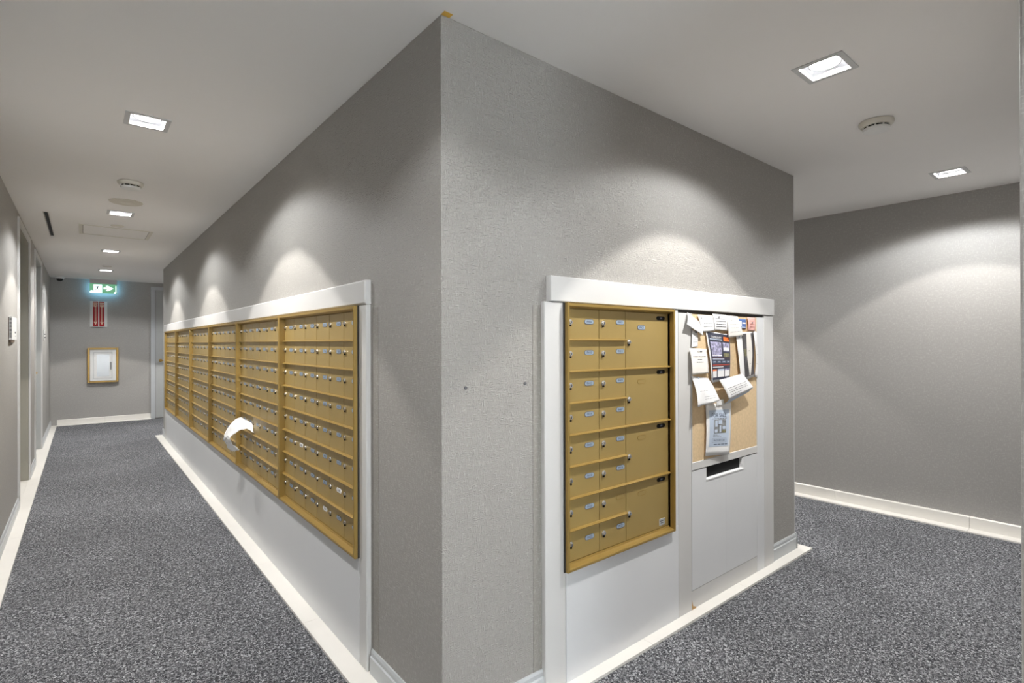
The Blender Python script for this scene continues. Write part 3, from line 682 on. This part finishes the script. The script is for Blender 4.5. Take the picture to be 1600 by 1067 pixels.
# ------------------------------------------------------------------ crumpled paper in the long row
A = [(0.923, 4.0, 0.805), (0.896, 4.06, 0.832), (0.851, 4.1, 0.845), (0.806, 4.12, 0.802), (0.775, 4.15, 0.734), (0.773, 4.16, 0.697), (0.789, 4.16, 0.649), (0.815, 4.15, 0.607)]
B = [(0.909, 3.92, 0.758), (0.886, 3.96, 0.778), (0.85, 3.98, 0.779), (0.818, 4.0, 0.758), (0.79, 4.02, 0.732), (0.786, 4.02, 0.71), (0.802, 4.02, 0.678), (0.838, 4.0, 0.636)]
def cr(P, t):
    n_ = len(P)-1; i = min(int(t*n_), n_-1); f = t*n_-i
    p = [Vector(P[max(0, min(n_, i+j))]) for j in (-1, 0, 1, 2)]
    return 0.5*((2*p[1])+(-p[0]+p[2])*f+(2*p[0]-5*p[1]+4*p[2]-p[3])*f*f+(-p[0]+3*p[1]-3*p[2]+p[3])*f**3)
v = []; f = []; NU, NV = 36, 8
for i in range(NU+1):
    for j in range(NV+1):
        p = cr(A, i/NU).lerp(cr(B, i/NU), j/NV)
        am = 0.0016*math.sin(i*0.9+j*1.1)+0.0014*math.sin(i*1.7-j*1.3)
        if i == NU: am += 0.006*((j % 2)*2-1)
        v.append((p.x+am, p.y+am*0.6, p.z+am))
for i in range(NU):
    for j in range(NV): a = i*(NV+1)+j; f.append((a, a+1, a+NV+2, a+NV+1))
o = MB().add(v, f, 'paper').obj('crumpled_paper'); shade(o, 60); sm = o.modifiers.new('thickness', 'SOLIDIFY'); sm.thickness = 0.0008
tag(o, 'crumpled white printed sheet sticking out between two long-row mailbox cabinets', 'paper')
g = MB()
for i in (6, 8, 10, 26, 29):
    for j0, j1 in ((1, 3), (4, 6)):
        a = v[i*(NV+1)+j0]; b = v[i*(NV+1)+j1]; c_ = v[(i)*(NV+1)+j1]; d = 0.0016
        g.add([(a[0]-d, a[1]-d, a[2]+d), (b[0]-d, b[1]-d, b[2]+d), (b[0]-d, b[1]-d, b[2]+d+0.003), (a[0]-d, a[1]-d, a[2]+d+0.003)], [(0, 1, 2, 3)], 'faint')
link('print', g.mesh('print'), o)

# ------------------------------------------------------------------ papers on the cork board
BY = FY-0.018
class Sheet:
    """sheet of paper through four (x, z) corners: TL TR BR BL, lifted off the board and curled"""
    def __init__(s, name, cs, label, cat='paper', m='paper', lift=(0.003, 0.003, 0.012, 0.012), curl=0.006, skew=0.0, group='papers on the cork board', thick=True, cuts=(10, 12), fold=0.0, foldat=1.0):
        s.c = cs; s.lift = lift; s.curl = curl; s.fold = fold; s.foldat = foldat
        mb = MB(); nu, nv = cuts; v = []; f = []
        for i in range(nu+1):
            for j in range(nv+1): v.append(s.P(i/nu, j/nv, 0))
        for i in range(nu):
            for j in range(nv): a = i*(nv+1)+j; f.append((a, a+1, a+nv+2, a+nv+1))
        mb.add(v, f, m); s.o = mb.obj(name); shade(s.o, 60)
        sm = s.o.modifiers.new('thickness', 'SOLIDIFY'); sm.thickness = 0.0005; sm.offset = 1 
        tag(s.o, label, cat, group)
    def P(s, u, v, off=0.0):            # u 0..1 left to right, v 0..1 top to bottom
        TL, TR, BR, BL = s.c
        x = (1-v)*((1-u)*TL[0]+u*TR[0])+v*((1-u)*BL[0]+u*BR[0]); z = (1-v)*((1-u)*TL[1]+u*TR[1])+v*((1-u)*BL[1]+u*BR[1])
        l = s.lift; d = (1-v)*((1-u)*l[0]+u*l[1])+v*((1-u)*l[3]+u*l[2])
        d += s.curl*math.sin(math.pi*v)*math.cos(2.2*(u-0.4))+s.curl*0.4*math.sin(7*u+3*v)*v
        if v > s.foldat: d += s.fold*(v-s.foldat)
        return (x, BY-0.0035-max(d, 0)-off, z)
    def rect(s, g, u0, v0, u1, v1, m, off=0.0011):
        nu = max(1, int((u1-u0)*10+0.99)); nv = max(1, int((v1-v0)*12+0.99)); vs_ = []; fs = []
        for i in range(nu+1):
            for j in range(nv+1): vs_.append(s.P(u0+(u1-u0)*i/nu, v0+(v1-v0)*j/nv, off))
        for i in range(nu):
            for j in range(nv): a = i*(nv+1)+j; fs.append((a, a+1, a+nv+2, a+nv+1))
        g.add(vs_, fs, m)
    def text(s, g, t, u0, v0, u1, v1, m='ink', off=0.0019):
        tv, tf = text_geo(t); g.add([s.P(u0+(u1-u0)*x, v1+(v0-v1)*y, off) for x, y in tv], tf, m)
    def part(s, name, fn):
        g = MB(); fn(g); return link(name, g.mesh(name), s.o)
    def lines(s, g, u0, u1, vs_, h=0.012, m='greyink', seed=1):
        rd = random.Random(seed)
        for v in vs_:
            u = u0
            while u < u1-0.03:
                w_ = rd.uniform(0.04, 0.14); s.rect(g, u, v, min(u+w_, u1), v+h, m); u += w_+0.022
pinm = {}
def pin(x, z, label, m='plastic', d=0.012):
    e = empty('push_pin', (x, BY-0.0045, z)); tag(e, label, 'push pin', 'push pins on the cork board')
    if m not in pinm:
        pinm[m] = (MB().disc((0, -0.004-0.010, 0), 0.0052, 0.004, 'y', 10, m, 0.0042).disc((0, -0.010, 0), 0.003, 0.009, 'y', 8, m).mesh('head'),
                   MB().disc((0, -0.002, 0), 0.0007, 0.008, 'y', 5, 'chrome').mesh('needle'))
    link('head', pinm[m][0], e); link('needle', pinm[m][1], e)
    sh = MB()
# top row of notes
s = Sheet('note', [(2.352, 1.524), (2.462, 1.477), (2.485, 1.405), (2.312, 1.462)], 'white note slanting over the top left corner of the cork board', lift=(0.004, 0.006, 0.014, 0.026)); s.part('handwriting', lambda g: s.lines(g, 0.25, 0.85, (0.30, 0.5, 0.68), 0.03, 'faint', 2)); pin(2.40, 1.49, 'pin in the slanting note at the top left corner')
s = Sheet('note', [(2.447, 1.516), (2.600, 1.514), (2.606, 1.435), (2.468, 1.425)], 'white handwritten note, second from the left along the board top', lift=(0.003, 0.004, 0.010, 0.010)); s.part('handwriting', lambda g: s.lines(g, 0.2, 0.85, (0.30, 0.5, 0.68), 0.03, 'faint', 3)); pin(2.475, 1.50, 'pin in the second note along the board top')
s = Sheet('note', [(2.585, 1.524), (2.728, 1.522), (2.728, 1.436), (2.597, 1.438)], 'white note with grey print, middle of the board top', lift=(0.006, 0.006, 0.014, 0.012)); s.part('print', lambda g: s.lines(g, 0.12, 0.85, (0.25, 0.42, 0.6, 0.75), 0.045, 'greyink', 4)); pin(2.64, 1.508, 'pin in the middle note of the board top', 'greyink')
s = Sheet('note', [(2.722, 1.520), (2.852, 1.518), (2.890, 1.410), (2.730, 1.398)], 'cream handwritten note overhanging the dark flyer top', m='cream', lift=(0.007, 0.006, 0.020, 0.018)); s.part('handwriting', lambda g: s.lines(g, 0.15, 0.8, (0.22, 0.4, 0.56, 0.75), 0.025, 'faint', 5)); pin(2.775, 1.500, 'pin in the cream note above the dark flyer')
s = Sheet('business_card', [(2.858, 1.505), (2.952, 1.505), (2.954, 1.450), (2.868, 1.452)], 'small blue card near the top right of the board', 'card', 'blue', lift=(0.003,)*4, curl=0.001)
s.part('print', lambda g: (s.rect(g, 0.12, 0.2, 0.42, 0.75, 'paper'), s.rect(g, 0.5, 0.35, 0.92, 0.5, 'paper'), s.rect(g, 0.1, 0.82, 0.9, 0.9, 'palebl')))
s = Sheet('note', [(2.966, 1.518), (3.060, 1.515), (3.050, 1.438), (2.966, 1.440)], 'small pink note at the top right corner of the board', m='pink', lift=(0.004, 0.004, 0.010, 0.008)); s.part('handwriting', lambda g: s.lines(g, 0.2, 0.8, (0.25, 0.5, 0.7), 0.03, 'red', 6)); pin(3.008, 1.485, 'pin in the pink note', 'greyink')
# left column
s = Sheet('note', [(2.394, 1.436), (2.448, 1.430), (2.444, 1.350), (2.380, 1.345)], 'small white tag-shaped note on the left of the dark flyer', lift=(0.004, 0.003, 0.006, 0.010), curl=0.002); s.part('print', lambda g: s.lines(g, 0.15, 0.85, (0.2, 0.35, 0.5, 0.65), 0.03, 'faint', 7)); pin(2.42, 1.425, 'pin in the small tag-shaped note', 'greyink')
s = Sheet('notice', [(2.362, 1.344), (2.532, 1.338), (2.536, 1.212), (2.362, 1.210)], 'cream notice with three short printed lines at the left of the board', m='cream', lift=(0.010, 0.003, 0.014, 0.026), curl=0.004)
s.part('print', lambda g: (s.lines(g, 0.12, 0.88, (0.30,), 0.035, 'greyink', 8), s.lines(g, 0.36, 0.66, (0.42,), 0.025, 'greyink', 9), s.lines(g, 0.28, 0.72, (0.52,), 0.025, 'greyink', 10), s.rect(g, 0.55, 0.09, 0.70, 0.14, 'greyink'))); pin(2.44, 1.330, 'pin in the cream notice at the left of the board')
s = Sheet('note', [(2.386, 1.204), (2.545, 1.184), (2.612, 1.066), (2.368, 1.050)], 'white handwritten sheet curling off the lower left of the board', lift=(0.004, 0.004, 0.030, 0.045), curl=0.016, fold=0.02, foldat=0.7)
s.part('handwriting', lambda g: (s.lines(g, 0.15, 0.7, (0.35, 0.5), 0.01, 'faint', 11), s.lines(g, 0.35, 0.85, (0.72, 0.80), 0.012, 'faint', 12))); pin(2.44, 1.190, 'blue-headed pin in the handwritten sheet at the lower left', 'palebl')
# dark flyer
s = Sheet('flyer', [(2.523, 1.434), (2.768, 1.416), (2.755, 1.166), (2.560, 1.160)], 'dark printed flyer with orange sticker in the middle of the board', 'poster', 'paper', lift=(0.002, 0.004, 0.012, 0.016), curl=0.008)
s.part('dark_field', lambda g: s.rect(g, 0.05, 0.02, 0.985, 0.955, 'navy', 0.0009))
def fl(g):
    s.text(g, 'COMMUNITY', 0.16, 0.085, 0.60, 0.125, 'paper', 0.0022)
    s.rect(g, 0.10, 0.14, 0.62, 0.155, 'palebl', 0.0018)
    s.rect(g, 0.10, 0.20, 0.57, 0.49, 'photo1', 0.0016); s.rect(g, 0.64, 0.20, 0.93, 0.38, 'photo1', 0.0016); s.rect(g, 0.66, 0.30, 0.90, 0.36, 'paper', 0.0021)
    s.rect(g, 0.64, 0.42, 0.93, 0.50, 'olive', 0.0016); s.rect(g, 0.10, 0.46, 0.55, 0.475, 'paper', 0.0022)
    s.rect(g, 0.10, 0.535, 0.65, 0.548, 'palebl', 0.0018)
    for i in range(4): s.rect(g, 0.09+i*0.225, 0.575, 0.27+i*0.225, 0.625, 'slate', 0.0016)
    for i in range(4): s.rect(g, 0.13+i*0.225, 0.592, 0.23+i*0.225, 0.603, 'palebl', 0.0021)
    s.rect(g, 0.08, 0.650, 0.95, 0.672, 'red', 0.0016); s.rect(g, 0.08, 0.52, 0.95, 0.526, 'red', 0.0016); s.rect(g, 0.08, 0.695, 0.60, 0.708, 'paper', 0.0018)
    for a, b_, m_ in ((0.07, 0.28, 'orange'), (0.33, 0.62, 'palebl'), (0.66, 0.94, 'photo1')):
        s.rect(g, a, 0.745, b_, 0.905, 'paper', 0.0016); s.rect(g, a, 0.745, b_, 0.775, m_, 0.0020); s.lines(g, a+0.03, b_-0.02, (0.80, 0.83, 0.86), 0.008, 'faint', 3)
s.part('print', fl)
st = MB(); s.rect(st, 0.68, 0.075, 0.93, 0.165, 'orange', 0.0034); o = link('sticker', st.mesh('sticker'), s.o); o['label'] = 'orange sticker'
pin(2.575, 1.175, 'blue-headed pin at the foot of the dark flyer', 'palebl')
# photo poster on the right
s = Sheet('poster', [(2.822, 1.424), (3.040, 1.436), (3.038, 1.172), (2.866, 1.150)], 'glossy photo poster with dark surround and a pale figure, right side of board', 'poster', 'paper', lift=(0.010, 0.004, 0.008, 0.018), curl=0.003)
def ph(g):
    s.rect(g, 0.30, 0.03, 0.985, 0.945, 'photo3', 0.0010)
    P_ = [(0.55, 0.04), (0.80, 0.04), (0.84, 0.25), (0.82, 0.55), (0.74, 0.90), (0.60, 0.90), (0.52, 0.55), (0.53, 0.25)]
    n_ = 12; vs_ = []; fs = []
    def edge(v, left):
        L_ = [(0.03, 0.56, 0.80), (0.25, 0.53, 0.85), (0.5, 0.50, 0.86), (0.7, 0.55, 0.80), (0.93, 0.62, 0.70)]
        for a, b_ in zip(L_, L_[1:]):
            if a[0] <= v <= b_[0]+1e-6:
                t = (v-a[0])/(b_[0]-a[0]); return (a[1]+(b_[1]-a[1])*t, a[2]+(b_[2]-a[2])*t)
    for i in range(n_+1):
        v_ = 0.03+0.90*i/n_; a, b_ = edge(v_, 0); vs_ += [s.P(a, v_, 0.0018), s.P((a+b_)/2, v_, 0.0018), s.P(b_, v_, 0.0018)]
    for i in range(n_):
        for j in range(2): k0 = i*3+j; fs.append((k0, k0+1, k0+4, k0+3))
    g.add(vs_, fs, 'cream')
    s.rect(g, 0.36, 0.35, 0.50, 0.50, 'olive', 0.0016); s.rect(g, 0.58, 0.40, 0.70, 0.407, 'greyink', 0.0026); s.rect(g, 0.62, 0.68, 0.72, 0.687, 'greyink', 0.0026)
s.part('photograph', ph)
pin(2.86, 1.405, 'blue-headed pin at the top left of the glossy photo poster', 'palebl')
s = Sheet('rolled_sheet', [(3.036, 1.446), (3.085, 1.430), (3.083, 1.160), (3.036, 1.172)], 'narrow curled white sheet along the right edge of the board', lift=(0.004, 0.002, 0.004, 0.012), curl=0.014)
s.part('print', lambda g: s.lines(g, 0.3, 0.7, (0.3, 0.5, 0.7), 0.01, 'faint', 13))
# folded letter
s = Sheet('folded_letter', [(2.618, 1.172), (2.862, 1.196), (2.952, 1.116), (2.680, 1.068)], 'folded white letter with printed lines hanging under the dark flyer', lift=(0.026, 0.026, 0.046, 0.046), curl=0.006)
s.part('print', lambda g: (s.lines(g, 0.12, 0.88, (0.48, 0.60, 0.70), 0.022, 'greyink', 14), s.lines(g, 0.12, 0.55, (0.84,), 0.02, 'greyink', 15)))
s.part('folded_flap', lambda g: g.add([s.P(0, 1, 0.001), s.P(0.5, 1, 0.001), s.P(1, 1, 0.001), (2.938, BY-0.026, 1.088), (2.80, BY-0.026, 1.060), (2.675, BY-0.026, 1.036)], [(0, 1, 4, 5), (1, 2, 3, 4)], 'palebl'))
pin(2.762, 1.168, 'blue-headed pin in the folded letter', 'palebl')
# for sale notice
s = Sheet('for_sale_notice', [(2.520, 1.052), (2.780, 1.040), (2.742, 0.760), (2.506, 0.782)], 'tall FOR SALE notice pinned at the bottom of the board', 'poster', 'paper', lift=(0.003, 0.004, 0.016, 0.010), curl=0.007)
s.part('tinted_field', lambda g: s.rect(g, 0.11, 0.13, 0.90, 0.83, 'palebl', 0.0009))
def fs_(g):
    s.text(g, 'FOR SALE', 0.20, 0.195, 0.78, 0.270, 'ink', 0.0020)
    s.lines(g, 0.20, 0.80, (0.290,), 0.012, 'greyink', 16); s.lines(g, 0.26, 0.42, (0.60,), 0.007, 'greyink', 17); s.lines(g, 0.26, 0.50, (0.62,), 0.007, 'greyink', 18); s.lines(g, 0.26, 0.58, (0.64,), 0.007, 'greyink', 19)
    s.text(g, 'PRICE: $70 CAD', 0.28, 0.695, 0.72, 0.735, 'ink', 0.0020)
    for a in ((0.22, 0.675, 0.78, 0.678), (0.22, 0.750, 0.78, 0.753), (0.22, 0.675, 0.226, 0.753), (0.774, 0.675, 0.78, 0.753)): s.rect(g, *a, 'greyink', 0.0018)
    s.lines(g, 0.30, 0.84, (0.785,), 0.014, 'ink', 20)
s.part('print', fs_)
def im(g):
    s.rect(g, 0.28, 0.315, 0.76, 0.575, 'photo2', 0.0017)
    for a in ((0.32, 0.33, 0.42, 0.45), (0.45, 0.325, 0.60, 0.40), (0.50, 0.43, 0.56, 0.56), (0.62, 0.45, 0.74, 0.50), (0.30, 0.50, 0.42, 0.56)): s.rect(g, *a, 'palebl', 0.0023)
    s.rect(g, 0.60, 0.52, 0.75, 0.57, 'olive', 0.0023)
s.part('picture', im)
pin(2.645, 1.040, 'pin at the top of the FOR SALE notice'); pin(2.508, 1.058, 'blue-headed pin at the left corner of the FOR SALE notice', 'palebl')
s = Sheet('paper_scrap', [(2.615, 1.066), (2.690, 1.064), (2.690, 1.034), (2.618, 1.032)], 'small blank scrap pinned over the top of the FOR SALE notice', lift=(0.010,)*4, curl=0.001)
